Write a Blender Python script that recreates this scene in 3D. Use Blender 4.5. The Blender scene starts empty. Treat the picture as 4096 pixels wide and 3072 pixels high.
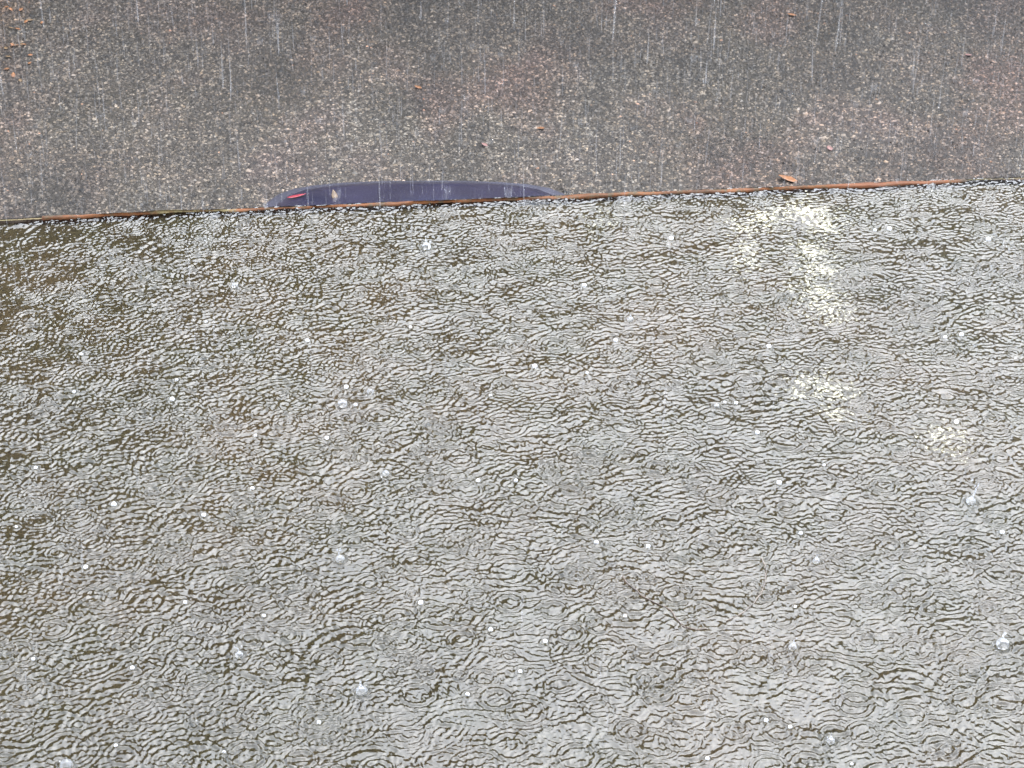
import bpy, math, random
import numpy as np
from mathutils import Vector, Matrix

random.seed(11)
rng = np.random.default_rng(11)
SC = bpy.context.scene
COL = SC.collection
R = math.radians

# ------------------------------------------------------------------ camera
ZW = 3.85                       # level of the rainwater on the flat roof (road is z = 0)
CAM = Vector((0.0, 0.0, ZW + 2.74))
PITCH = R(33.0)                 # the camera looks down by this much
FPX = 1536.0 / math.tan(R(9.0))  # focal length in pixels of the 4096 px photograph
cd = bpy.data.cameras.new('camera')
cd.sensor_width = 36.0
cd.lens = 36.0 * FPX / 4096.0
cd.clip_start = 0.05
cd.clip_end = 600.0
co = bpy.data.objects.new('camera', cd)
co.location = CAM
co.rotation_euler = (math.pi / 2 - PITCH, 0, 0)
COL.objects.link(co)
SC.camera = co

# ------------------------------------------------------------------ sky, sun, exposure
W = bpy.data.worlds.new('World')
SC.world = W
W.use_nodes = True
wn = W.node_tree
wn.nodes.clear()
sky = wn.nodes.new('ShaderNodeTexSky')
sky.sky_type = 'NISHITA'
sky.sun_disc = False
sky.sun_elevation = R(58)
sky.sun_rotation = R(20)
sky.air_density = 1.0
sky.dust_density = 4.0
hs = wn.nodes.new('ShaderNodeHueSaturation')
hs.inputs['Saturation'].default_value = 0.10
mx = wn.nodes.new('ShaderNodeMix')
mx.data_type = 'RGBA'
mx.inputs['Factor'].default_value = 0.65        # an even layer of cloud over the sky
mx.inputs[7].default_value = (6.8, 7.9, 9.7, 1)
bg = wn.nodes.new('ShaderNodeBackground')
bg.inputs['Strength'].default_value = 0.15
wo = wn.nodes.new('ShaderNodeOutputWorld')
wn.links.new(sky.outputs[0], hs.inputs['Color'])
wn.links.new(hs.outputs[0], mx.inputs[6])
wn.links.new(mx.outputs[2], bg.inputs[0])
wn.links.new(bg.outputs[0], wo.inputs[0])

sl = bpy.data.lights.new('sun', 'SUN')
sl.energy = 0.5
sl.angle = R(75)
sl.color = (1.0, 0.985, 0.96)
so = bpy.data.objects.new('sun', sl)
so.rotation_euler = (R(90 - 58), 0, R(180 - 20))
COL.objects.link(so)

vs = SC.view_settings
vs.view_transform = 'Standard'
vs.look = 'None'
vs.gamma = 1.0
vs.exposure = 2.9
vs.use_curve_mapping = False
SC.cycles.use_denoising = True
SC.cycles.denoiser = 'OPENIMAGEDENOISE'
SC.cycles.max_bounces = 10
SC.cycles.diffuse_bounces = 3
SC.cycles.glossy_bounces = 4
SC.cycles.transmission_bounces = 8
SC.cycles.transparent_max_bounces = 24
SC.cycles.caustics_reflective = True
SC.cycles.caustics_refractive = True
SC.cycles.sample_clamp_indirect = 12.0

# ------------------------------------------------------------------ helpers
def ray(px, py):
    """direction through a pixel of the 4096 x 3072 photograph"""
    x = (px - 2048.0) / FPX
    u = (1536.0 - py) / FPX
    f = Vector((0, math.cos(PITCH), -math.sin(PITCH)))
    up = Vector((0, math.sin(PITCH), math.cos(PITCH)))
    return (f + Vector((1, 0, 0)) * x + up * u).normalized()

def at(px, py, z):
    d = ray(px, py)
    return CAM + d * ((z - CAM.z) / d.z)

def mesh_obj(name, verts, faces, mat=None, parent=None, smooth=False):
    me = bpy.data.meshes.new(name)
    me.from_pydata([tuple(v) for v in verts], [], faces)
    me.update()
    if smooth:
        me.shade_smooth()
    if mat:
        me.materials.append(mat)
    o = bpy.data.objects.new(name, me)
    COL.objects.link(o)
    if parent:
        o.parent = parent
    return o

def np_mesh(name, V, F, mat=None, parent=None, smooth=False, cols=None):
    """big mesh from numpy arrays; all faces have the same corner count"""
    V = np.asarray(V, np.float32); F = np.asarray(F, np.int32)
    me = bpy.data.meshes.new(name)
    n, k = F.shape
    me.vertices.add(len(V)); me.vertices.foreach_set('co', V.ravel())
    me.loops.add(n * k); me.loops.foreach_set('vertex_index', F.ravel())
    me.polygons.add(n)
    me.polygons.foreach_set('loop_start', np.arange(0, n * k, k, dtype=np.int32))
    me.polygons.foreach_set('loop_total', np.full(n, k, np.int32))
    me.polygons.foreach_set('use_smooth', np.full(n, smooth, bool))
    if cols is not None:
        a = me.attributes.new('tint', 'FLOAT_COLOR', 'POINT')
        a.data.foreach_set('color', np.asarray(cols, np.float32).ravel())
    me.update(calc_edges=True)
    if mat:
        me.materials.append(mat)
    o = bpy.data.objects.new(name, me)
    COL.objects.link(o)
    if parent:
        o.parent = parent
    return o

def empty(name, loc, rz=0.0):
    o = bpy.data.objects.new(name, None)
    o.location = loc
    o.rotation_euler = (0, 0, rz)
    COL.objects.link(o)
    return o

def tag(o, label=None, cat=None, group=None, kind=None):
    if label: o['label'] = label
    if cat: o['category'] = cat
    if group: o['group'] = group
    if kind: o['kind'] = kind
    return o

def box(x0, x1, y0, y1, z0, z1):
    v = [(x0, y0, z0), (x1, y0, z0), (x1, y1, z0), (x0, y1, z0), (x0, y0, z1), (x1, y0, z1), (x1, y1, z1), (x0, y1, z1)]
    f = [(0, 3, 2, 1), (4, 5, 6, 7), (0, 1, 5, 4), (1, 2, 6, 5), (2, 3, 7, 6), (3, 0, 4, 7)]
    return v, f

def bevel(o, w=0.01, s=2):
    m = o.modifiers.new('bevel', 'BEVEL'); m.width = w; m.segments = s; m.limit_method = 'ANGLE'
    return o

class NT:
    """small node-tree builder"""
    def __init__(self, name):
        self.m = bpy.data.materials.new(name); self.m.use_nodes = True
        self.t = self.m.node_tree; self.t.nodes.clear()
        self.out = self.t.nodes.new('ShaderNodeOutputMaterial')
    def n(self, kind, **kw):
        nd = self.t.nodes.new('ShaderNode' + kind)
        for k, v in kw.items():
            setattr(nd, k, v)
        return nd
    def l(self, a, b):
        self.t.links.new(a, b)
    def setv(self, sock, v):
        if hasattr(v, 'is_output'):
            self.l(v, sock)
        else:
            sock.default_value = v
    def pos(self):
        return self.n('NewGeometry').outputs['Position']
    def noise(self, vec, scale, detail=4, rough=0.55, col=False, dist=0.0):
        nd = self.n('TexNoise'); self.l(vec, nd.inputs['Vector'])
        nd.inputs['Scale'].default_value = scale; nd.inputs['Detail'].default_value = detail
        nd.inputs['Roughness'].default_value = rough; nd.inputs['Distortion'].default_value = dist
        return nd.outputs['Color' if col else 'Fac']
    def ramp(self, fac, stops):
        nd = self.n('ValToRGB'); self.l(fac, nd.inputs[0])
        e = nd.color_ramp.elements
        while len(e) < len(stops): e.new(0.5)
        for i, (p, c) in enumerate(stops):
            e[i].position = p
            e[i].color = (c, c, c, 1) if isinstance(c, (int, float)) else (*c, 1)
        return nd.outputs[0]
    def mix(self, fac, a, b, mode='MIX'):
        nd = self.n('Mix', data_type='RGBA', blend_type=mode)
        self.setv(nd.inputs[0], fac)
        for s, v in ((nd.inputs[6], a), (nd.inputs[7], b)):
            if isinstance(v, tuple): v = (*v, 1) if len(v) == 3 else v
            self.setv(s, v)
        return nd.outputs[2]
    def math(self, op, a, b=0.0, clamp=False):
        nd = self.n('Math', operation=op, use_clamp=clamp)
        self.setv(nd.inputs[0], a); self.setv(nd.inputs[1], b)
        return nd.outputs[0]
    def mapping(self, vec, scale=(1, 1, 1), rot=(0, 0, 0)):
        nd = self.n('Mapping'); self.l(vec, nd.inputs['Vector'])
        nd.inputs['Scale'].default_value = scale; nd.inputs['Rotation'].default_value = rot
        return nd.outputs[0]
    def bsdf(self, color, rough=0.5, spec=0.5, metal=0.0, coat=0.0, normal=None, trans=0.0, ior=1.5):
        b = self.n('BsdfPrincipled')
        if isinstance(color, tuple): color = (*color, 1)
        self.setv(b.inputs['Base Color'], color); self.setv(b.inputs['Roughness'], rough)
        self.setv(b.inputs['Specular IOR Level'], spec); self.setv(b.inputs['Metallic'], metal)
        self.setv(b.inputs['Coat Weight'], coat); b.inputs['Coat Roughness'].default_value = 0.05
        b.inputs['Transmission Weight'].default_value = trans; b.inputs['IOR'].default_value = ior
        if normal is not None: self.l(normal, b.inputs['Normal'])
        return b.outputs[0]
    def bump(self, h, strength, dist):
        b = self.n('Bump'); self.l(h, b.inputs['Height'])
        b.inputs['Strength'].default_value = strength; b.inputs['Distance'].default_value = dist
        return b.outputs[0]
    def done(self, sh):
        self.l(sh, self.out.inputs['Surface'])
        return self.m

def plain(name, col, rough=0.5, spec=0.5, metal=0.0, coat=0.0, var=0.25, scale=6.0):
    t = NT(name)
    f = t.noise(t.pos(), scale, 5)
    c = t.mix(t.ramp(f, [(0.3, 0.0), (0.7, 1.0)]), tuple(x * (1 - var) for x in col), tuple(min(1, x * (1 + var)) for x in col))
    return t.done(t.bsdf(c, rough, spec, metal, coat))

# ------------------------------------------------------------------ materials
def road_dirt_and_tone(t):
    """blotches of brown and reddish dirt, and a tone that darkens farther out"""
    p = t.pos()
    a = t.ramp(t.noise(t.mapping(p, (1, 0.6, 1)), 1.3, 5, 0.6), [(0.34, (0.62, 0.60, 0.56)), (0.52, (0.98, 0.93, 0.84)), (0.68, (1.15, 1.0, 0.96))])
    b = t.ramp(t.noise(t.mapping(p, (1, 0.5, 1)), 0.7, 3), [(0.50, (1.0, 1.0, 1.0)), (0.70, (1.22, 0.92, 0.94))])
    sx = t.n('SeparateXYZ'); t.l(p, sx.inputs[0])
    far = t.math('DIVIDE', t.math('SUBTRACT', t.math('ADD', sx.outputs[1], t.math('MULTIPLY', t.noise(p, 1.7, 4), 1.6)), 13.6), 1.6, True)  # ramp that darkens the asphalt farther out
    rust = t.math('DIVIDE', t.math('SUBTRACT', -2.75, t.math('ADD', sx.outputs[0], t.math('MULTIPLY', t.noise(p, 4, 4), 0.7))), 0.5, True)
    c = t.mix(1.0, a, b, 'MULTIPLY')
    c = t.mix(1.0, c, t.ramp(t.noise(t.mapping(p, (1, 0.7, 1)), 24, 4, 0.65), [(0.36, (0.55, 0.54, 0.54)), (0.52, (1.0, 0.98, 0.96)), (0.66, (1.40, 1.36, 1.30))]), 'MULTIPLY')
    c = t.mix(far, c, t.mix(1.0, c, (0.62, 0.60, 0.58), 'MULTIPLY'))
    return t.mix(rust, c, t.mix(1.0, c, (1.45, 1.0, 0.72), 'MULTIPLY'))

def mat_asphalt():
    t = NT('wet_asphalt')
    p = t.pos()
    f = t.noise(p, 60, 6, 0.7)
    big = t.noise(p, 1.1, 3)
    c = t.ramp(f, [(0.3, (0.009, 0.008, 0.006)), (0.7, (0.046, 0.039, 0.031))])
    c = t.mix(t.ramp(big, [(0.35, 0.0), (0.7, 0.5)]), c, (0.03, 0.026, 0.027))
    nb = t.bump(t.noise(p, 90, 4, 0.7), 0.8, 0.01)
    c = t.mix(1.0, c, road_dirt_and_tone(t), 'MULTIPLY')
    return t.done(t.bsdf(c, 0.55, 0.25, normal=nb))

def mat_chips():
    t = NT('asphalt_stone_chips')
    a = t.n('Attribute', attribute_name='tint')
    big = t.noise(t.pos(), 0.9, 4)
    c = t.mix(t.ramp(big, [(0.35, 0.0), (0.65, 0.55)]), a.outputs['Color'], (0.62, 0.50, 0.44), 'MULTIPLY')
    c = t.mix(1.0, c, road_dirt_and_tone(t), 'MULTIPLY')
    return t.done(t.bsdf(c, 0.55, 0.25))

PALE = []   # centres of pale fleck patches in the water surface: (x, y, radius)
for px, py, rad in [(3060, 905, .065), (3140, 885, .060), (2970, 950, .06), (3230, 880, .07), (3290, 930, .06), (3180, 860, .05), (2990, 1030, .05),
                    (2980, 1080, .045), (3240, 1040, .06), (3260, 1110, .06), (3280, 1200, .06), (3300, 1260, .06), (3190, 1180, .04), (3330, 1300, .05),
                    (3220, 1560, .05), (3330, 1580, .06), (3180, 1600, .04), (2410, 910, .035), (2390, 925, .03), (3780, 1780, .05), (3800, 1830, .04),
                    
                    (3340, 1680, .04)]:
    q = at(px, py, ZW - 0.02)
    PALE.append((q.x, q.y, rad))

def mat_floor():
    t = NT('drowned_roof_floor')
    p = t.pos()
    big = t.noise(p, 2.2, 5, 0.6)
    mid = t.noise(p, 9, 5, 0.6)
    fine = t.noise(p, 70, 4, 0.7)
    c = t.ramp(big, [(0.3, (0.44, 0.37, 0.22)), (0.5, (0.58, 0.46, 0.28)), (0.7, (0.72, 0.55, 0.35))])
    c = t.mix(t.ramp(mid, [(0.42, 0.0), (0.66, 0.65)]), c, (0.42, 0.42, 0.22))
    c = t.mix(0.5, c, t.ramp(fine, [(0.3, 0.35), (0.7, 1.0)]), 'MULTIPLY')
    return t.done(t.bsdf(c, 0.6, 0.2))

def mat_water():
    """murky rainwater: it swallows most of the light that enters it"""
    t = NT('murky_rainwater')
    fr = t.n('Fresnel'); fr.inputs['IOR'].default_value = 1.36
    rf = t.n('BsdfRefraction'); rf.inputs['IOR'].default_value = 1.36; rf.inputs['Roughness'].default_value = 0.0
    rf.inputs['Color'].default_value = (0.256, 0.244, 0.214, 1)
    gl = t.n('BsdfGlossy'); gl.inputs['Roughness'].default_value = 0.0; gl.inputs['Color'].default_value = (1, 1, 1, 1)
    m = t.n('MixShader')
    t.l(fr.outputs[0], m.inputs[0]); t.l(rf.outputs[0], m.inputs[1]); t.l(gl.outputs[0], m.inputs[2])
    # pale cream flecks mixed into the surface colour in ragged patches
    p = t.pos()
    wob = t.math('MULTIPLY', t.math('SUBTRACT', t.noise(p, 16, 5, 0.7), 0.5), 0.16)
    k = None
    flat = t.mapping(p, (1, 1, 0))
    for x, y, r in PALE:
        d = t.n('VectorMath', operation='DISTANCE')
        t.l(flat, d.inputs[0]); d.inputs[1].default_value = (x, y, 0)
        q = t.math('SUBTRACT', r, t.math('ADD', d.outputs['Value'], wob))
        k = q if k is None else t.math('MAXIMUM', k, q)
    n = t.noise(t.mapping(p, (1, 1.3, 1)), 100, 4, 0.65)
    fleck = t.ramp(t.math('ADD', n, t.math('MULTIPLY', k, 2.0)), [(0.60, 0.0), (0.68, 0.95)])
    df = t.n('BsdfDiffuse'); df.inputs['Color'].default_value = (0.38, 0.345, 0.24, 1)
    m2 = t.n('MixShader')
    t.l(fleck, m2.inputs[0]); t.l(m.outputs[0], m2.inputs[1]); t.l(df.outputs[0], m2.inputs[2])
    return t.done(m2.outputs[0])

def mat_drop(name, air):
    """water drop; aerated water scatters white"""
    t = NT(name)
    g = t.n('BsdfGlass'); g.inputs['IOR'].default_value = 1.33; g.inputs['Roughness'].default_value = 0.0
    tl = t.n('BsdfTranslucent'); tl.inputs['Color'].default_value = (0.95, 0.95, 0.95, 1)
    df = t.n('BsdfDiffuse'); df.inputs['Color'].default_value = (0.9, 0.9, 0.9, 1)
    m1 = t.n('MixShader'); t.l(tl.outputs[0], m1.inputs[1]); t.l(df.outputs[0], m1.inputs[2])
    m2 = t.n('MixShader'); m2.inputs[0].default_value = air
    t.l(g.outputs[0], m2.inputs[1]); t.l(m1.outputs[0], m2.inputs[2])
    return t.done(m2.outputs[0])

def mat_rain():
    t = NT('falling_rainwater')
    tr = t.n('BsdfTransparent')
    g = t.n('BsdfGlass'); g.inputs['IOR'].default_value = 1.33
    tl = t.n('BsdfTranslucent'); tl.inputs['Color'].default_value = (0.9, 0.9, 0.92, 1)
    m1 = t.n('MixShader'); m1.inputs[0].default_value = 0.35
    t.l(g.outputs[0], m1.inputs[1]); t.l(tl.outputs[0], m1.inputs[2])
    m2 = t.n('MixShader'); m2.inputs[0].default_value = 0.08
    t.l(tr.outputs[0], m2.inputs[1]); t.l(m1.outputs[0], m2.inputs[2])
    return t.done(m2.outputs[0])

def mat_rim():
    t = NT('peeling_orange_paint')
    p = t.pos()
    n1 = t.noise(t.mapping(p, (1, 3, 3)), 11, 6, 0.72)
    n2 = t.noise(p, 40, 5, 0.7)
    c = t.ramp(n1, [(0.30, (0.022, 0.013, 0.007)), (0.43, (0.060, 0.021, 0.006)), (0.58, (0.105, 0.036, 0.010)), (0.72, (0.112, 0.050, 0.020))])
    c = t.mix(t.ramp(n2, [(0.50, 0.0), (0.62, 0.85)]), c, (0.045, 0.033, 0.016))
    sx = t.n('SeparateXYZ'); t.l(p, sx.inputs[0]); X = sx.outputs[0]
    def band(x0, x1, soft=0.03):     # 1 between two places along the edge
        a_ = t.math('DIVIDE', t.math('SUBTRACT', X, x0), soft, True); b_ = t.math('DIVIDE', t.math('SUBTRACT', x1, X), soft, True)
        return t.math('MULTIPLY', a_, b_)
    li = t.math('MULTIPLY', band(at(600, 850, ZW).x, at(960, 830, ZW).x), t.ramp(n2, [(0.40, 0.2), (0.55, 1.0)]))
    c = t.mix(li, c, (0.13, 0.10, 0.045))            # a stretch of yellow lichen
    c = t.mix(t.math('MULTIPLY', band(at(3800, 715, ZW).x, 9.0), 0.85), c, (0.030, 0.022, 0.013))   # bare wet concrete
    c = t.mix(t.math('MULTIPLY', band(at(3300, 730, ZW).x, at(3800, 715, ZW).x), 0.4), c, (0.090, 0.030, 0.013))
    return t.done(t.bsdf(c, 0.6, 0.15, normal=t.bump(n2, 0.5, 0.004)))

def mat_car():
    t = NT('wet_indigo_car_paint')
    p = t.pos()
    v = t.n('TexVoronoi'); t.l(t.mapping(p, (1, 1, 1)), v.inputs['Vector']); v.inputs['Scale'].default_value = 90
    h = t.ramp(v.outputs['Distance'], [(0.0, 1.0), (0.4, 0.0)])
    f = t.noise(p, 5, 4)
    c = t.mix(t.ramp(f, [(0.35, 0.0), (0.65, 1.0)]), (0.0075, 0.0074, 0.018), (0.0115, 0.0110, 0.026))
    return t.done(t.bsdf(c, 0.28, 0.5, coat=0.6, normal=t.bump(t.math('ADD', h, t.noise(p, 30, 3)), 0.5, 0.003)))

M = dict(
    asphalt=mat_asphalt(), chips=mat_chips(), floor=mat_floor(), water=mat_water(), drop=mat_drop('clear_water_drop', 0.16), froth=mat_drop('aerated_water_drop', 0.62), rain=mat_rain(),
    rim=mat_rim(), car=mat_car(),
    concrete=plain('weathered_concrete', (0.20, 0.18, 0.155), 0.8, 0.2, scale=3),
    plaster=plain('grey_plaster', (0.22, 0.20, 0.175), 0.85, 0.2, scale=1.5),
    brick=plain('brown_render', (0.12, 0.09, 0.065), 0.85, 0.2, scale=1.5),
    glass=plain('dark_window_glass', (0.02, 0.022, 0.025), 0.08, 0.5),
    rubber=plain('black_rubber', (0.02, 0.02, 0.02), 0.7, 0.3),
    alloy=plain('grey_alloy', (0.45, 0.45, 0.46), 0.35, 0.5, 0.9),
    trim=plain('grey_bumper_plastic', (0.026, 0.025, 0.034), 0.4, 0.5),
    lamp_red=plain('red_lamp_lens', (0.35, 0.02, 0.02), 0.15, 0.5),
    lamp_clear=plain('clear_lamp_lens', (0.55, 0.55, 0.55), 0.1, 0.5),
    leaf_orange=plain('orange_leaf', (0.13, 0.052, 0.018), 0.5, 0.4, var=0.35, scale=40),
    leaf_yellow=plain('yellow_leaf', (0.085, 0.050, 0.022), 0.5, 0.4, var=0.3, scale=40),
    leaf_red=plain('red_leaf', (0.15, 0.014, 0.020), 0.45, 0.4, var=0.3, scale=40),
    leaf_pink=plain('pink_petal', (0.12, 0.06, 0.05), 0.5, 0.4, var=0.3, scale=40),
    twig=plain('wet_twig_bark', (0.055, 0.038, 0.026), 0.5, 0.3, var=0.8, scale=45),
    twig_pale=plain('pale_wet_twig', (0.11, 0.085, 0.062), 0.5, 0.3, var=0.5, scale=45),
    bark=plain('dark_bark', (0.07, 0.05, 0.035), 0.9, 0.2, scale=9),
    foliage=plain('green_foliage', (0.045, 0.06, 0.022), 0.55, 0.3, var=0.5, scale=2.5),
)

# ------------------------------------------------------------------ the road
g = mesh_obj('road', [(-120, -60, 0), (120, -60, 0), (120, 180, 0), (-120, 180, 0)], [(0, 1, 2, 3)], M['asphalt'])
tag(g, 'rough wet asphalt road below the flat roof', kind='structure')

def stone_chips():
    """worn asphalt: coarse stone chips standing proud of the binder"""
    n = 190000
    x = rng.uniform(-4.3, 4.3, n); y = 11.4 + 4.5 * rng.random(n)
    keep = np.abs(x) < 0.245 * y + 0.35
    x, y = x[keep], y[keep]; n = len(x)
    r = np.clip(0.0065 * np.exp(rng.normal(0, 0.28, n)), 0.004, 0.0135)
    h = r * rng.uniform(0.45, 1.2, n)
    el = rng.uniform(0.7, 1.7, n); ph = rng.uniform(0, 6.283, n)
    V = np.zeros((n, 6, 3), np.float32)
    for k in range(5):
        a = 6.283 * k / 5
        rr = r * rng.uniform(0.75, 1.25, n)
        lx, ly = rr * np.cos(a) * el, rr * np.sin(a)
        V[:, k, 0] = x + lx * np.cos(ph) - ly * np.sin(ph); V[:, k, 1] = y + lx * np.sin(ph) + ly * np.cos(ph)
        V[:, k, 2] = 0.0005
    V[:, 5, 0] = x + r * rng.uniform(-.4, .4, n); V[:, 5, 1] = y + r * rng.uniform(-.4, .4, n); V[:, 5, 2] = h
    tri = np.array([(k, (k + 1) % 5, 5) for k in range(5)])
    F = (np.arange(n)[:, None, None] * 6 + tri[None]).reshape(-1, 3)
    base = np.clip(np.exp(rng.normal(math.log(0.050), 0.58, n)), 0.006, 0.15)
    warm = rng.normal(0, 0.045, n)
    c = np.stack([base * (1.24 + warm), base * 1.07, base * (0.89 - warm), np.ones(n)], 1)
    odd = rng.random(n) < 0.0012
    c[odd, :3] = np.array([0.26, 0.16, 0.11]) * rng.uniform(0.5, 1.2, (odd.sum(), 1))
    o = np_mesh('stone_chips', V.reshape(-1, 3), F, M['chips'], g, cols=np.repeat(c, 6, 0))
    tag(o, kind='stuff')
stone_chips()

# ------------------------------------------------------------------ flat roof
EA, EB = at(0, 872, ZW + 0.003), at(4096, 706, ZW + 0.003)     # its outer edge
ES = (EB.y - EA.y) / (EB.x - EA.x)
E0 = EA.y - EA.x * ES
def edge_y(x):
    return E0 + ES * x
XGAP = at(170, 868, ZW).x        # left of here the painted lip is gone and the water runs over
XR = at(3860, 715, ZW).x         # right of here the paint is gone
WALLY = -0.45                    # house wall just behind the camera
SX = 5.0
roof = empty('flat_roof', (0, 2.5, ZW - 0.2))
tag(roof, 'flat concrete roof flooded with rainwater, with a thin orange painted lip', 'flat roof')

def part(name, v, f, mat, parent, smooth=False):
    o = mesh_obj(name, v, f, mat, None, smooth)
    o.parent = parent
    o.matrix_parent_inverse = Matrix.Translation(parent.location).inverted() if parent.rotation_euler.z == 0 else parent.matrix_basis.inverted()
    return o

def slab_poly(z0, z1, out):
    pts = [(-SX, WALLY), (SX, WALLY), (SX, edge_y(SX) + out), (-SX, edge_y(-SX) + out)]
    v = [(x, y, z0) for x, y in pts] + [(x, y, z1) for x, y in pts]
    return v, [(3, 2, 1, 0), (4, 5, 6, 7)] + [(i, (i + 1) % 4, 4 + (i + 1) % 4, 4 + i) for i in range(4)]
FD = 0.022                       # depth of the water
v, f = slab_poly(ZW - 0.22, ZW - FD, 0.018)
part('roof_slab', v, f, M['floor'], roof)
# the painted lip along the outer edge: a thin, chipped concrete kerb
def lip():
    xs = np.arange(-SX, SX, 0.006)
    n = len(xs)
    def fbm(x, s, seed):
        r2 = np.random.default_rng(seed); out = np.zeros_like(x)
        for o in range(4):
            k = r2.normal(0, 1, int(12 * s * 2 ** o) + 4)
            u = (x + SX + 0.5) * s * 2 ** o
            i = np.floor(u).astype(int); fr = u - i; fr = fr * fr * (3 - 2 * fr)
            out += (k[i % len(k)] * (1 - fr) + k[(i + 1) % len(k)] * fr) * 0.5 ** o
        return out
    top = 0.0052 + 0.0010 * fbm(xs, 3, 5) + 0.0007 * fbm(xs, 24, 15)
    top += 0.0004 * np.clip((xs - 0.2), 0, 1)
    chip = fbm(xs, 9, 8)
    inner = 0.0105 + 0.0022 * fbm(xs, 5, 6) + 0.0022 * chip
    top = np.where(xs < XGAP, -0.006, top)
    top = np.where(xs > XR, 0.0006 + 0.0010 * chip, top)
    outy = 0.0012 * fbm(xs, 4, 9)
    prof = []
    for i, x in enumerate(xs):
        e = edge_y(x); tz = top[i]; w = inner[i]; oy = outy[i]
        prof += [(x, e - w - 0.003, ZW - FD - 0.002), (x, e - w, ZW + tz - 0.0034), (x, e - w + 0.004, ZW + tz - 0.0012),
                 (x, e + oy - 0.004, ZW + tz), (x, e + oy, ZW + tz - 0.003), (x, e + oy + 0.001, ZW - 0.06)]
    K = 6
    f = [(i * K + j, (i + 1) * K + j, (i + 1) * K + j + 1, i * K + j + 1) for i in range(n - 1) for j in range(K - 1)]
    o = part('painted_lip', prof, f, M['rim'], roof, True)
    tag(o, 'thin lip of peeling orange paint along the roof edge')
lip()
v, f = slab_poly(ZW - 0.30, ZW - 0.221, -0.06)
part('soffit', v, f, M['concrete'], roof)

# ------------------------------------------------------------------ rainwater: rings of thousands of drops
def axis(lo, hi, step, far_lo, far_hi):
    core = np.arange(lo, hi, step)
    a = []; s = step; x = lo
    while x > far_lo:
        s = min(s * 1.25, 0.05); x -= s; a.append(x)
    b = []; s = step; x = core[-1]
    while x < far_hi:
        s = min(s * 1.25, 0.05); x += s; b.append(x)
    return np.concatenate([np.array(a[::-1]), core, np.array(b)])

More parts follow.
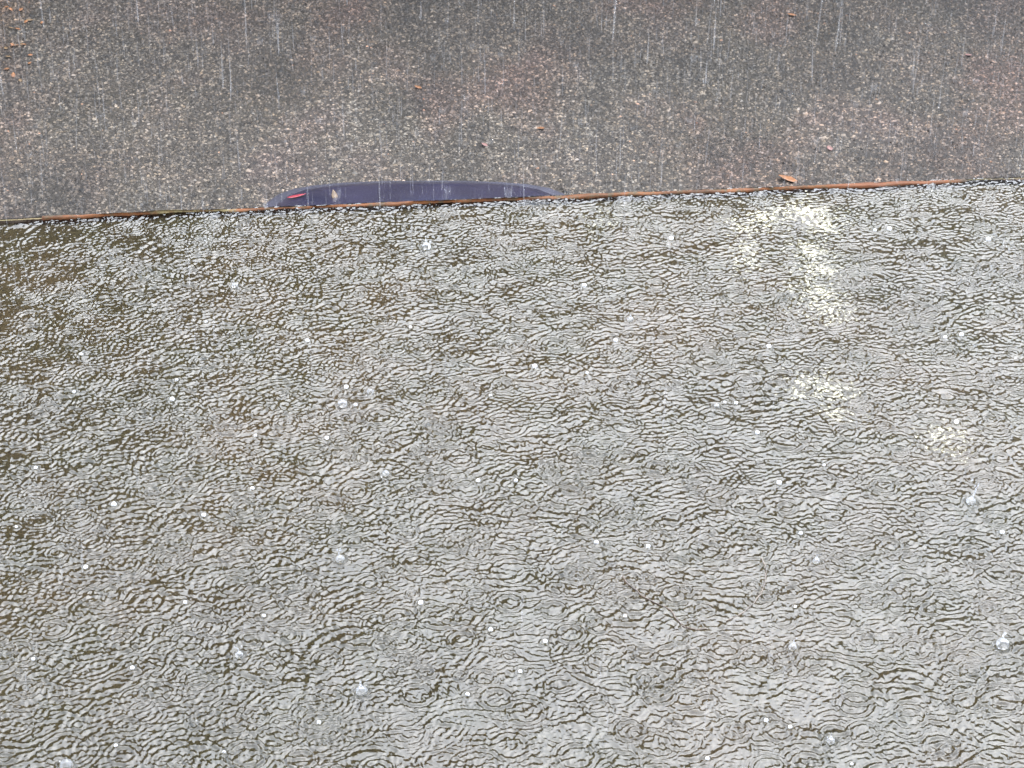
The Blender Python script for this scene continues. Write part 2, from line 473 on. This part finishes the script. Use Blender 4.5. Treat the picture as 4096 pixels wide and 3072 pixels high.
def water():
    X = axis(-1.36, 1.36, 0.0025, -SX + 0.02, SX - 0.03)
    S = axis(-0.003, 2.22, 0.0027, -0.004, 5.2)       # distance inwards from the edge
    S = S[(S > -0.02)]
    nx, ns = len(X), len(S)
    Z = np.zeros((ns, nx), np.float32)
    Xf = X.astype(np.float32); Sf = S.astype(np.float32)
    def ring(cx, cs, amp, r0, lam, width):
        rm = r0 + 2.4 * width
        i0, i1 = np.searchsorted(X, (cx - rm, cx + rm)); j0, j1 = np.searchsorted(S, (cs - rm, cs + rm))
        if i1 - i0 < 3 or j1 - j0 < 3: return
        dx = Xf[i0:i1] - cx
        r = np.sqrt(dx[None, :] ** 2 + (Sf[j0:j1, None] - cs - ES * dx[None, :]) ** 2)
        u = r - r0
        k = 6.2832 / lam * (1 + 0.35 * u / max(width, 1e-3) * 0.5)
        Z[j0:j1, i0:i1] += amp * np.cos(k * u) * np.exp(-(u / width) ** 2)
    # the chop left over from older drops: wide, faint packets
    for _ in range(8500):
        cx = rng.uniform(-1.75, 1.75); cs = rng.uniform(-0.1, 2.5)
        r0 = rng.uniform(0.02, 0.13); lam = float(np.clip(0.0112 * math.exp(rng.normal(0, 0.40)), 0.0062, 0.026))
        ring(cx, cs, rng.uniform(0.4, 1.0) * CHOP * lam / 0.015, r0, lam, max(lam * 0.9, rng.uniform(0.008, 0.022)))
    # wavelets driven along the view by the wind: short crests lying across it
    for _ in range(13000):
        cx = rng.uniform(-1.6, 1.6); cs = rng.uniform(-0.05, 2.35)
        lam = float(np.clip(0.0102 * math.exp(rng.normal(0, 0.34)), 0.0064, 0.02)); a = rng.normal(0, 0.40)
        wx, ws = rng.uniform(0.012, 0.030), rng.uniform(0.008, 0.016)
        i0, i1 = np.searchsorted(X, (cx - 2.2 * wx, cx + 2.2 * wx)); j0, j1 = np.searchsorted(S, (cs - 2.2 * ws, cs + 2.2 * ws))
        if i1 - i0 < 3 or j1 - j0 < 3: continue
        dx = (Xf[i0:i1] - cx)[None, :]; dy = (Sf[j0:j1] - cs)[:, None]
        Z[j0:j1, i0:i1] += (rng.uniform(0.5, 1.0) * WIND * lam / 0.0105) * np.cos(6.2832 / lam * (math.cos(a) * dy + math.sin(a) * dx) + rng.uniform(0, 6.28)) * np.exp(-(dx / wx) ** 2 - (dy / ws) ** 2)
    # fresh, crisp rings
    for _ in range(2000):
        cx = rng.uniform(-1.6, 1.6); cs = rng.uniform(0.0, 2.4)
        t = rng.random() ** 0.7
        r0 = 0.004 + 0.036 * t; lam = rng.uniform(0.0080, 0.0145)
        ring(cx, cs, RING * (1.05 - 0.7 * t) * rng.uniform(0.5, 1.2), r0, lam, 0.006 + 0.012 * t)
    # the rings round the marked drops
    for (dx_, dy_, dr) in DROP_XY:
        cs = edge_y(dx_) - dy_
        ring(dx_, cs, -0.0012 * min(1, dr / 0.006), dr * 1.3, 0.010, 0.006)
    # long shallow swell
    for _ in range(40):
        a = rng.uniform(0, 6.283); k = 6.283 / rng.uniform(0.06, 0.22)
        Z += (rng.uniform(0.15, 0.5) * 0.0006 / k * 10) * np.sin(k * (np.cos(a) * Xf[None, :] + np.sin(a) * Sf[:, None]) + rng.uniform(0, 6.28))
    sd = float(np.std(np.diff(Z[4:800, 300:1000], axis=0) / 0.0027))
    Z *= SLOPE / sd
    # calmer along the left margin, and quieter at the lip; where the lip is gone the sheet bends over the edge
    xm = at(30, 1500, ZW).x + 0.03 * np.sin(Sf[:, None] * 9.0) + 0.02 * np.sin(Sf[:, None] * 31.0)
    Z *= 0.58 + 0.42 * np.clip((Xf[None, :] - xm) / 0.07 + 0.5, 0, 1)
    Z *= (0.5 + 0.5 * np.clip(Sf / 0.025, 0, 1))[:, None]
    gap = np.clip((XGAP - Xf) / 0.05, 0, 1)[None, :]
    bend = np.clip(1 - Sf / 0.045, 0, 1)[:, None] ** 2
    Z = Z * (1 - 0.7 * gap * np.clip(1 - Sf / 0.10, 0, 1)[:, None]) + gap * (0.0045 * np.exp(-((Sf - 0.030) / 0.016) ** 2) + 0.003 * np.exp(-((Sf - 0.10) / 0.02) ** 2))[:, None] * (0.8 + 0.3 * np.sin(Xf * 60.0))[None, :] - 0.004 * gap * bend
    P = np.zeros((ns, nx, 3), np.float32)
    P[..., 0] = Xf[None, :]
    P[..., 1] = (E0 + ES * Xf)[None, :] - Sf[:, None]
    P[..., 2] = ZW + Z
    idx = np.arange(ns * nx, dtype=np.int32).reshape(ns, nx)
    F = np.stack([idx[1:, :-1], idx[1:, 1:], idx[:-1, 1:], idx[:-1, :-1]], -1).reshape(-1, 4)
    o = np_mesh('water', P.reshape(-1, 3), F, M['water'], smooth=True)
    tag(o, 'shallow brown rainwater covered with raindrop rings on the flat roof', kind='structure')
CHOP, WIND, RING, SLOPE = 0.00012, 0.00016, 0.00055, 0.34

# drops standing on the water: pixel of the 2212 px overview, radius in its pixels
BIG = [(921, 533, 10, 'clear splash drop nearest the painted lip, below the dark car', 1),
       (740, 872, 10, 'large clear drop left of a small white drop in mid pool', 0),
       (800, 846, 8, 'clear drop with dark cap right of the white pair in mid pool', 0),
       (781, 1493, 13, 'big round splash drop with a beaded jet near the lower left', 1),
       (2166, 1392, 14, 'biggest splash drop with a jet at the far right', 1),
       (2097, 1083, 11, 'white splash drop with a tall leaning jet on the right', 2),
       (735, 1208, 10, 'clear splash drop with a short crown left of centre', 1),
       (517, 1414, 9, 'clear splash drop with a short jet at the lower left', 1),
       (143, 1653, 14, 'bright half drop cut by the bottom left of the picture', 0),
       (507, 616, 7, 'small clear drop with a dark centre at the upper left', 0),
       (1361, 689, 7, 'small clear drop below the middle of the painted lip', 1),
       (833, 1022, 8, 'clear ring-shaped drop just left of the picture centre', 0),
       (1763, 1211, 8, 'clear drop with a thin jet beside the pale curved twig', 1),
       (1712, 1397, 9, 'white drop on a round ring right of the dark twig', 1),
       (1795, 1600, 9, 'clear drop with a dark cap at the lower right', 1),
       (1548, 876, 6, 'small clear drop right of centre beside two rings', 0)]
SMALL = [(748, 836), (768, 874), (887, 706), (176, 765), (382, 820), (160, 846), (372, 863), (664, 736), (552, 940), (706, 946), (545, 1055),
         (400, 1301), (286, 1443), (72, 1423), (185, 1225), (909, 1302), (1178, 1385), (1124, 1450), (1033, 1038), (1060, 853), (1268, 805),
         (1155, 792), (1262, 617), (1330, 735), (1566, 868), (1590, 870), (1636, 935), (1661, 748), (1683, 1043), (1718, 1310), (1780, 1004),
         (2042, 728), (2077, 723), (2135, 518), (484, 1623), (689, 1560), (1528, 1638), (1707, 1570), (1655, 1556), (1890, 497), (1921, 495),
         (1745, 482), (445, 694), (440, 1113), (246, 1090), (77, 1010), (35, 1137), (1450, 515), (1730, 1152), (2066, 912), (1288, 1172),
         (1840, 1650), (1350, 1330), (250, 1610), (1060, 1360), (570, 1330), (1115, 1038), (1400, 1180), (2165, 1150), (1010, 1500)]
KX = 4096.0 / 2212.0
DROP_XY = []
DROPS = []
for (x, y, r, lab, jet) in BIG:
    q = at(x * KX, y * KX, ZW + 0.004); d = (q - CAM).length
    DROPS.append((q, r * KX * d / FPX, lab, jet)); DROP_XY.append((q.x, q.y, r * KX * d / FPX))
SM = []
for (x, y) in SMALL:
    q = at(x * KX, y * KX, ZW + 0.002); d = (q - CAM).length
    rr = rng.uniform(2.6, 5.6) * KX * d / FPX
    SM.append((q, rr)); DROP_XY.append((q.x, q.y, rr))
water()

def ico(r, sub=3, sq=1.0):
    import bmesh
    bm = bmesh.new(); bmesh.ops.create_icosphere(bm, subdivisions=sub, radius=r)
    me = bpy.data.meshes.new('water_drop')
    for v_ in bm.verts: v_.co.z *= sq
    bm.to_mesh(me); bm.free(); me.shade_smooth()
    return me

def lathe(name, prof, n, mat, lean=(0, 0)):
    vs_, fs = [], []
    for z, r in prof:
        for k in range(n):
            a = 6.2832 * k / n
            vs_.append((r * math.cos(a) + lean[0] * z, r * math.sin(a) + lean[1] * z, z))
    for i in range(len(prof) - 1):
        for k in range(n):
            fs.append((i * n + k, i * n + (k + 1) % n, (i + 1) * n + (k + 1) % n, (i + 1) * n + k))
    fs += [tuple(range(n))[::-1], tuple(range((len(prof) - 1) * n, len(prof) * n))]
    return mesh_obj(name, vs_, fs, mat, smooth=True)

ORD = ['first', 'second', 'third', 'fourth', 'fifth', 'sixth', 'seventh', 'eighth', 'ninth', 'tenth', 'eleventh', 'twelfth']
def placed(points, marks, noun):
    """a label for each pixel point from the nearest landmark, the side it lies on and its order there"""
    key = []
    for (x, y) in points:
        m = min(marks, key=lambda q: (q[0] - x) ** 2 + (1.6 * (q[1] - y)) ** 2)
        dx, dy = x - m[0], 1.6 * (y - m[1])
        side = ('right of' if dx > 0 else 'left of') if abs(dx) > abs(dy) else ('below' if dy > 0 else 'above')
        key.append((m, side, dx * dx + dy * dy))
    out = []
    for i, (m, side, d) in enumerate(key):
        same = sorted(k[2] for k in key if k[0] is m and k[1] == side)
        r = same.index(d)
        out.append(f"{noun} {side} {m[2]}" if len(same) == 1 else f"{noun}, {ORD[r]} nearest {side} {m[2]}")
    return out
POOL_MARKS = [(921, 533, 'the splash drop under the dark car'), (740, 872, 'the large clear drop in mid pool'), (781, 1493, 'the big beaded splash drop'),
              (2166, 1392, 'the biggest splash drop at far right'), (2097, 1083, 'the drop with the tall leaning jet'), (735, 1208, 'the crowned drop left of centre'),
              (507, 616, 'the dark-centred drop at upper left'), (1361, 689, 'the drop below the middle of the lip'), (1420, 1330, 'the dark kinked twig'),
              (1640, 1290, 'the pale curved twig'), (1740, 540, 'the largest pale patch'), (143, 1653, 'the half drop at the bottom left'),
              (1795, 1600, 'the dark-capped drop at lower right'), (20, 900, 'the dark left margin of the pool')]
SMALL_LABELS = placed(SMALL, POOL_MARKS, 'small white drop')
unit_drop = ico(1.0, 3, 0.86); unit_drop.materials.append(M['drop'])
bead_me = ico(1.0, 2, 1.0); bead_me.materials.append(M['drop'])
for (q, r, lab, jet) in DROPS:
    o = bpy.data.objects.new('water_drop', unit_drop); COL.objects.link(o)
    o.location = (q.x, q.y, ZW + r * 0.45); o.scale = (r, r, r)
    tag(o, lab, 'water drop', 'splash drops on the pool')
    if jet:
        hgt = 1.3 if jet == 1 else 3.6
        prof = [(0.70, 0.42)]
        for k in range(1, 9):
            u = k / 8
            prof.append((0.70 + hgt * u, 0.10 + 0.20 * (1 - u) ** 2 + 0.07 * math.sin(u * 14 + r * 900)))
        prof.append((0.70 + hgt + 0.12, 0.03))
        j = lathe('splash_jet', prof, 8, M['drop'], (rng.uniform(-.15, .15) if jet == 1 else .28, 0))
        j.parent = o
        for k in range(3 if jet == 1 else 4):
            b = bpy.data.objects.new('splash_bead', bead_me); COL.objects.link(b); b.parent = o
            s = rng.uniform(0.10, 0.2); b.scale = (s, s, s)
            b.location = (rng.uniform(-1.0, 1.0), rng.uniform(-.5, .5), 1.2 + rng.uniform(0, hgt * 1.1))
white_drop = unit_drop.copy(); white_drop.materials[0] = M['froth']
for k, (q, r) in enumerate(SM):
    o = bpy.data.objects.new('water_drop', white_drop); COL.objects.link(o)
    o.location = (q.x, q.y, ZW + r * 0.6); o.scale = (r, r, r * 0.95)
    tag(o, SMALL_LABELS[k], 'water drop', 'small white drops on the pool')

# ------------------------------------------------------------------ twigs in the water
def tube(name, pts, rads, mat, n=6):
    vs_, fs = [], []
    for i, p in enumerate(pts):
        a, b = pts[max(i - 1, 0)], pts[min(i + 1, len(pts) - 1)]
        t = (b - a).normalized(); s = t.cross(Vector((0, 0, 1))).normalized(); u = s.cross(t)
        for k in range(n):
            an = 6.2832 * k / n
            vs_.append(p + (s * math.cos(an) + u * math.sin(an)) * rads[i])
    for i in range(len(pts) - 1):
        for k in range(n):
            fs.append((i * n + k, i * n + (k + 1) % n, (i + 1) * n + (k + 1) % n, (i + 1) * n + k))
    fs += [tuple(range(n))[::-1], tuple(range((len(pts) - 1) * n, len(pts) * n))]
    return mesh_obj(name, vs_, fs, mat, smooth=True)

def twig(pix, r0, r1, label, mat='twig'):
    P = [at(2300 + x * .452, 2200 + y * .452, ZW + 0.0015) for x, y in pix]
    pts = []
    for i in range(len(P) - 1):
        for s in range(4):
            pts.append(P[i].lerp(P[i + 1], s / 4) + Vector((rng.normal(0, .0006), rng.normal(0, .0006), rng.normal(0, .0003))))
    pts.append(P[-1])
    n = len(pts)
    o = tube('twig', pts, [(r0 + (r1 - r0) * i / n) * (1.25 if i % 8 == 0 else 1) for i in range(n)], M[mat])
    tag(o, label, 'twig')
twig([(425, 235), (460, 290), (530, 350), (600, 410), (700, 465), (850, 530), (900, 610), (960, 680), (1080, 705), (1170, 700)], .0016, .0011, 'dark kinked twig floating on the water at the lower right')
twig([(1650, 70), (1690, 160), (1690, 230), (1670, 330), (1640, 390), (1580, 470), (1460, 570), (1340, 630)], .0010, .0013, 'thin pale curved twig floating right of the dark kinked twig', 'twig_pale')

# ------------------------------------------------------------------ car, its end peeping out beyond the roof edge
OUT = [(1059, 817), (1083, 793), (1171, 766), (1280, 746), (1388, 732), (1510, 724), (1646, 719), (1781, 719), (1917, 722), (2019, 727), (2120, 739), (2175, 755), (2229, 782)]
ZB = 0.61
tipp = at(1700, 718, ZB)
a0, a1 = at(1280, 746, ZB), at(2120, 739, ZB)
yaw = math.atan2(a1.y - a0.y, a1.x - a0.x) * 0.6
car = empty('car', (tipp.x - 0.02, tipp.y, 0), yaw)
tag(car, 'dark indigo car with rain on its paint, mostly hidden behind the roof edge', 'car')
CL, CW = 4.1, 0.875
def plan(s, grow=0.0):
    """half outline of the body: (x, y) for s in 0..1 from far tip to near tip; y = 0 at the far tip, runs to -CL"""
    pts = [(0, 0), (.22, -.004), (.42, -.020), (.56, -.045), (.67, -.085), (.745, -.145), (.795, -.23), (.835, -.42), (.86, -.8), (CW, -1.6),
           (CW, -2.8), (.86, -3.3), (.82, -3.7), (.74, -3.9), (.58, -4.03), (.3, -4.09), (0, -CL)]
    return pts
HALF = plan(0)
def ring_at(z, inset):
    out = []
    full = HALF + [(-x, y) for x, y in HALF[-2:0:-1]]
    cx, cy = 0, -CL / 2
    for x, y in full:
        sx = (CW - inset) / CW; sy = (CL / 2 - inset) / (CL / 2)
        out.append((cx + (x - cx) * sx, cy + (y - cy) * sy, z))
    return out
def loft(name, rings, mat, parent, cap_top=True, cap_bot=True, smooth=True):
    n = len(rings[0]); v = [p for r in rings for p in r]; f = []
    for i in range(len(rings) - 1):
        for k in range(n):
            f.append((i * n + (k + 1) % n, i * n + k, (i + 1) * n + k, (i + 1) * n + (k + 1) % n))
    if cap_top: f.append(tuple(range((len(rings) - 1) * n, len(rings) * n))[::-1])
    if cap_bot: f.append(tuple(range(n)))
    o = mesh_obj(name, v, f, mat, parent, smooth)
    return o
loft('bumper', [ring_at(z, i) for z, i in ((.20, .10), (.24, .03), (.40, .006), (.54, .0), (.59, .002), (.61, .012), (.622, .035), (.627, .075))], M['trim'], car)
body = loft('body', [ring_at(z, i) for z, i in ((.60, .085), (.634, .078), (.643, .090), (.655, .14), (.668, .22), (.685, .36), (.70, .5), (.71, .62))], M['car'], car)
def crown_ring(z, sx, y0, y1, k=0.12):
    pts = []
    for i in range(24):
        a = 6.2832 * i / 24
        c, s = math.cos(a), math.sin(a)
        e = 0.45
        pts.append((sx * math.copysign(abs(c) ** e, c), (y0 + y1) / 2 + (y0 - y1) / 2 * math.copysign(abs(s) ** e, s), z))
    return pts[::-1]
cab = loft('cabin', [crown_ring(.76, .74, -1.25, -3.75), crown_ring(.90, .72, -1.38, -3.68)], M['car'], car, cap_top=False)
loft('window_band', [crown_ring(.90, .715, -1.385, -3.675), crown_ring(1.27, .60, -1.95, -3.25)], M['glass'], car, cap_top=False, cap_bot=False)
loft('roof', [crown_ring(1.265, .61, -1.93, -3.27), crown_ring(1.33, .57, -2.0, -3.18), crown_ring(1.36, .45, -2.2, -2.95), crown_ring(1.37, .2, -2.4, -2.7)], M['car'], car)
for sx in (-1, 1):
    for yy in (-1.9, -2.62, -3.3):
        pass
    for yy in (-.82, -3.25):
        w = mesh_obj('wheel', *(lambda: (
            [(sx * (.86 - dx) , yy + rr * math.cos(6.2832 * k / 24), .31 + rr * math.sin(6.2832 * k / 24)) for dx, rr in ((.20, .28), (.19, .31), (.03, .31), (.0, .28), (.0, .2)) for k in range(24)],
            [(i * 24 + k, i * 24 + (k + 1) % 24, (i + 1) * 24 + (k + 1) % 24, (i + 1) * 24 + k) for i in range(4) for k in range(24)] + [tuple(range(24))]))(), M['rubber'], car, True)
        rim = mesh_obj('rim', [(sx * (.858 - dx), yy + rr * math.cos(6.2832 * k / 20), .31 + rr * math.sin(6.2832 * k / 20)) for dx, rr in ((.0, .2), (.02, .17), (.03, .06), (.015, .03)) for k in range(20)],
                       [(i * 20 + k, i * 20 + (k + 1) % 20, (i + 1) * 20 + (k + 1) % 20, (i + 1) * 20 + k) for i in range(3) for k in range(20)] + [tuple(range(60, 80))], M['alloy'], w, True)
    v, f = box(sx * .76 - .06, sx * .76 + .06, -1.62, -1.44, .93, 1.05)
    bevel(mesh_obj('wing_mirror', v, f, M['car'], car), .03, 3)
for sx in (-1, 1):
    v, f = box(sx * .58 - .10, sx * .58 + .10, -.30, -.085, .44, .52); o = mesh_obj('lamp', v, f, M['lamp_clear'], car); bevel(o, .02)
    v, f = box(sx * .6 - .14, sx * .6 + .14, -4.03, -3.92, .56, .60); o = mesh_obj('lamp', v, f, M['lamp_red'], car); bevel(o, .015)

# ------------------------------------------------------------------ leaves
def leaf_mesh(l, w, bend=0.15, curl=0.2):
    V, F = [], []
    n = 7
    for i in range(n + 1):
        t = i / n
        hw = w * math.sin(math.pi * min(1, t * 0.97 + 0.02)) ** 0.8 * (1.15 - 0.45 * t)
        y = l * (t - 0.5); z = bend * l * (t - 0.5) ** 2
        V += [(-hw, y, z + curl * hw), (0, y, z), (hw, y, z + curl * hw)]
    for i in range(n):
        a = i * 3
        F += [(a, a + 1, a + 4, a + 3), (a + 1, a + 2, a + 5, a + 4)]
    return V, F
def leaf(name, px, py, z, l, w, rz, mat, label, tilt=(0.15, 0.1), group=None):
    V, F = leaf_mesh(l, w)
    o = mesh_obj(name, V, F, M[mat], smooth=True)
    sm = o.modifiers.new('thickness', 'SOLIDIFY'); sm.thickness = 0.0012
    p = at(px, py, z)
    o.location = (p.x, p.y, z + 0.006)
    o.rotation_euler = (tilt[0], tilt[1], rz)
    tag(o, label, 'leaf', group)
    return o
leaf('fallen_leaf', 3152, 720, 0.004, .12, .035, R(75), 'leaf_orange', 'orange leaf on the asphalt just above the painted lip', (0.25, 0.1))
leaf('fallen_leaf', 1672, 352, 0.004, .05, .016, R(60), 'leaf_orange', 'tiny orange leaf on the asphalt above the left half of the car')
leaf('fallen_leaf', 2162, 516, 0.004, .05, .016, R(110), 'leaf_orange', 'tiny orange leaf on the asphalt above the right end of the car')
leaf('fallen_leaf', 3166, 62, 0.004, .06, .018, R(80), 'leaf_orange', 'small orange leaf near the top of the asphalt at the right')
leaf('fallen_leaf', 3872, 223, 0.004, .05, .016, R(100), 'leaf_pink', 'tiny pinkish petal on the asphalt at the upper right')
leaf('fallen_leaf', 1938, 582, 0.004, .045, .015, R(50), 'leaf_pink', 'tiny pinkish petal on the asphalt above the middle of the car')
leaf('fallen_leaf', 3318, 596, 0.004, .05, .018, R(20), 'leaf_pink', 'tiny pinkish petal on the asphalt above the orange leaf')
lit = sorted((abs(rng.normal(0, 95)) + rng.uniform(5, 60), rng.uniform(5, 330)) for _ in range(20))
for k, (x, y) in enumerate(lit):
    side = f"{ORD[k]} from the left" if k < 10 else f"{ORD[19 - k]} from the right" if k < 19 else 'the rightmost one'
    leaf('fallen_leaf', x, y, 0.004, rng.uniform(.025, .05), rng.uniform(.009, .016), rng.uniform(0, 6.28), 'leaf_orange' if rng.random() < .75 else 'leaf_yellow',
         'small orange leaf in the top left litter, ' + side, (rng.uniform(-.3, .3), rng.uniform(-.3, .3)), 'leaf litter at the top left')
bpy.context.view_layer.update()
def hit(px, py):
    """the first surface seen through a pixel"""
    ok, p_, n_, _, _, _ = SC.ray_cast(bpy.context.evaluated_depsgraph_get(), CAM, ray(px, py))
    return p_
def on_car(px, py, l, w, rz, mat, label, tilt):
    p_ = hit(px, py)
    o = leaf('fallen_leaf', px, py, p_.z, l, w, rz, mat, label, tilt)
    o.location = p_ + Vector((0, 0, 0.008))
on_car(1187, 790, .10, .012, yaw + R(-90 + 14), 'leaf_red', 'narrow red leaf lying on the left of the dark car', (0.1, 0.0))
on_car(1338, 788, .065, .017, R(25), 'leaf_yellow', 'yellow leaf stuck on the dark car left of its middle', (0.75, 0.1))

# ------------------------------------------------------------------ splashes of rain on road, car and lip
def crown(name='rain_splash', spikes=9):
    V, F = [], []
    n = spikes * 2
    for ring, (r, z) in enumerate(((.5, 0), (.62, .35), (.8, .75))):
        for k in range(n):
            a = 6.2832 * k / n
            zz = z + (rng.uniform(.1, .6) if ring == 2 and k % 2 == 0 else 0); rr = r * rng.uniform(.92, 1.08)
            V.append((rr * math.cos(a), rr * math.sin(a), zz))
    for i in range(2):
        for k in range(n):
            F.append((i * n + k, i * n + (k + 1) % n, (i + 1) * n + (k + 1) % n, (i + 1) * n + k))
    me = bpy.data.meshes.new(name); me.from_pydata([tuple(v) for v in V], [], F); me.shade_smooth(); me.materials.append(M['rain'])
    return me
CROWNS = [crown() for _ in range(5)]
def splash(p, r, h, label, group):
    o = bpy.data.objects.new('rain_splash', CROWNS[rng.integers(5)]); COL.objects.link(o)
    o.location = p; o.scale = (r, r, h); o.rotation_euler = (0, 0, rng.uniform(0, 6.28))
    tag(o, label, 'splash', group)
SPL = []
while len(SPL) < 46:
    x, y = rng.uniform(20, 4080), rng.uniform(15, 740)
    if y < 690 - 0.02 * x and min([abs(x - q[0]) + abs(y - q[1]) for q in SPL] + [999]) > 130: SPL.append((x, y))
ROAD_MARKS = [(3152, 720, 'the orange leaf by the lip'), (1672, 352, 'the tiny orange leaf over the car'), (2162, 516, 'the tiny orange leaf right of the car'),
              (3166, 62, 'the small orange leaf at top right'), (3872, 223, 'the petal at upper right'), (100, 150, 'the leaf litter at top left'),
              (1060, 800, 'the left end of the car'), (2230, 785, 'the right end of the car'), (3318, 596, 'the petal above the orange leaf'), (0, 860, 'the left end of the lip')]
for (x, y), lab in zip(SPL, placed(SPL, ROAD_MARKS, 'pale splash')):
    p = at(x, y, 0.0)
    splash((p.x, p.y, 0.004), rng.uniform(.014, .028), rng.uniform(.02, .045), lab, 'rain splashes on the asphalt')
p = hit(1350, 796); splash((p.x, p.y, p.z), .025, .05, 'pale splash on the dark car right beside the yellow leaf', None)
p = hit(2033, 786); splash((p.x, p.y, p.z), .028, .05, 'pale splash on the right part of the dark car', None)
p = hit(1790, 771); splash((p.x, p.y, p.z), .022, .03, 'faint splash on the middle of the dark car', None)
p = at(1063, 822, ZW + .004); splash((p.x, edge_y(p.x) - .006, ZW + .004), .007, .014, 'splash on the painted lip at the left end of the car', None)
p = at(3588, 730, ZW + .004); splash((p.x, edge_y(p.x) - .006, ZW + .004), .006, .012, 'splash on the pink stretch of the painted lip at the right', None)

# ------------------------------------------------------------------ falling rain: slender drops
def rain():
    V, F = [], []
    n = 1900
    for i in range(n):
        u = rng.random()
        if u < .80: y = rng.uniform(5.6, 13.0)
        else: y = rng.uniform(1.6, 5.4)
        px = rng.uniform(-150, 4250); py = rng.uniform(-150, 3100 if y < 5.4 else 900)
        d = ray(px, py); p = CAM + d * (y / d.y)
        if p.z < (ZW + .03 if y < 5.4 else 0.05): continue
        L = rng.uniform(.03, .09) * (1 if y < 5.4 else rng.uniform(.8, 2.2)); w = rng.uniform(.0005, .0011) * (1 if y < 5.4 else 1.6)
        if rng.random() < .05: w *= 2.0
        tilt = Vector((rng.normal(0.01, .03), 0, 1))
        b = len(V)
        for t, s in ((0, .15), (.12, 1), (.5, .8), (1, .08)):
            c = p + tilt * (L * (t - .5))
            V += [c + Vector((math.cos(a) * w * s, math.sin(a) * w * s, 0)) for a in (0, 2.094, 4.189)]
        for j in range(3):
            for k in range(3):
                F.append((b + j * 3 + k, b + j * 3 + (k + 1) % 3, b + j * 3 + 3 + (k + 1) % 3, b + j * 3 + 3 + k))
    o = np_mesh('rain', np.array([tuple(v) for v in V]), np.array(F), M['rain'], smooth=True)
    tag(o, 'slender falling raindrops over the roof and the road', kind='stuff')
rain()

# ------------------------------------------------------------------ what the water mirrors and what shades it
house = empty('house', (0, WALLY, 0))
tag(house, 'plastered house wall behind the flat roof, unseen overhang added for shade', 'house')
v, f = box(-9, 9, WALLY - .35, WALLY, 0, 9.6); part('wall', v, f, M['plaster'], house)
v, f = box(-9.4, 9.4, WALLY - .5, WALLY + 1.6, 9.6, 9.85); part('shade_overhang', v, f, M['concrete'], house)  # unseen overhang, added to cut the sky light reaching the pool

def block(x0, x1, y0, y1, h, mat, label, floors, cols):
    b = empty('building', ((x0 + x1) / 2, y0, 0))
    v, f = box(x0, x1, y0, y1, 0, h); part('wall', v, f, mat, b)
    v, f = box(x0 - .3, x1 + .3, y0 - .35, y1 + .3, h, h + .35); part('roof', v, f, M['concrete'], b)
    me = None
    for i in range(floors):
        for j in range(cols):
            wx = x0 + (j + .5) * (x1 - x0) / cols; wz = (i + .35) * h / floors
            v, f = box(wx - .55, wx + .55, y0 - .03, y0 + .05, wz, wz + 1.35)
            part('window', v, f, M['glass'], b)
    tag(b, label, 'building')
block(-13, 3.2, 27, 38, 18.2, M['brick'], 'brown five storey building across the road, mirrored in the water', 5, 6)
block(3.8, 16, 28, 38, 19.9, M['plaster'], 'lower grey building across the road on the right', 5, 5)

def mirror_x(px, py, y):
    """where the mirror image seen at a pixel of the calm pool stands, on the plane at y"""
    q = at(px, py, ZW); d = ray(px, py)
    return q.x + d.x / d.y * (y - q.y)
bx = (mirror_x(20, 1000, 17.0) + mirror_x(100, 2000, 17.0)) / 2
block(bx - 9.0, bx, 17.0, 25.5, 16.8, M['brick'], 'narrow brown building on the left, mirrored along the left margin of the pool', 5, 4)
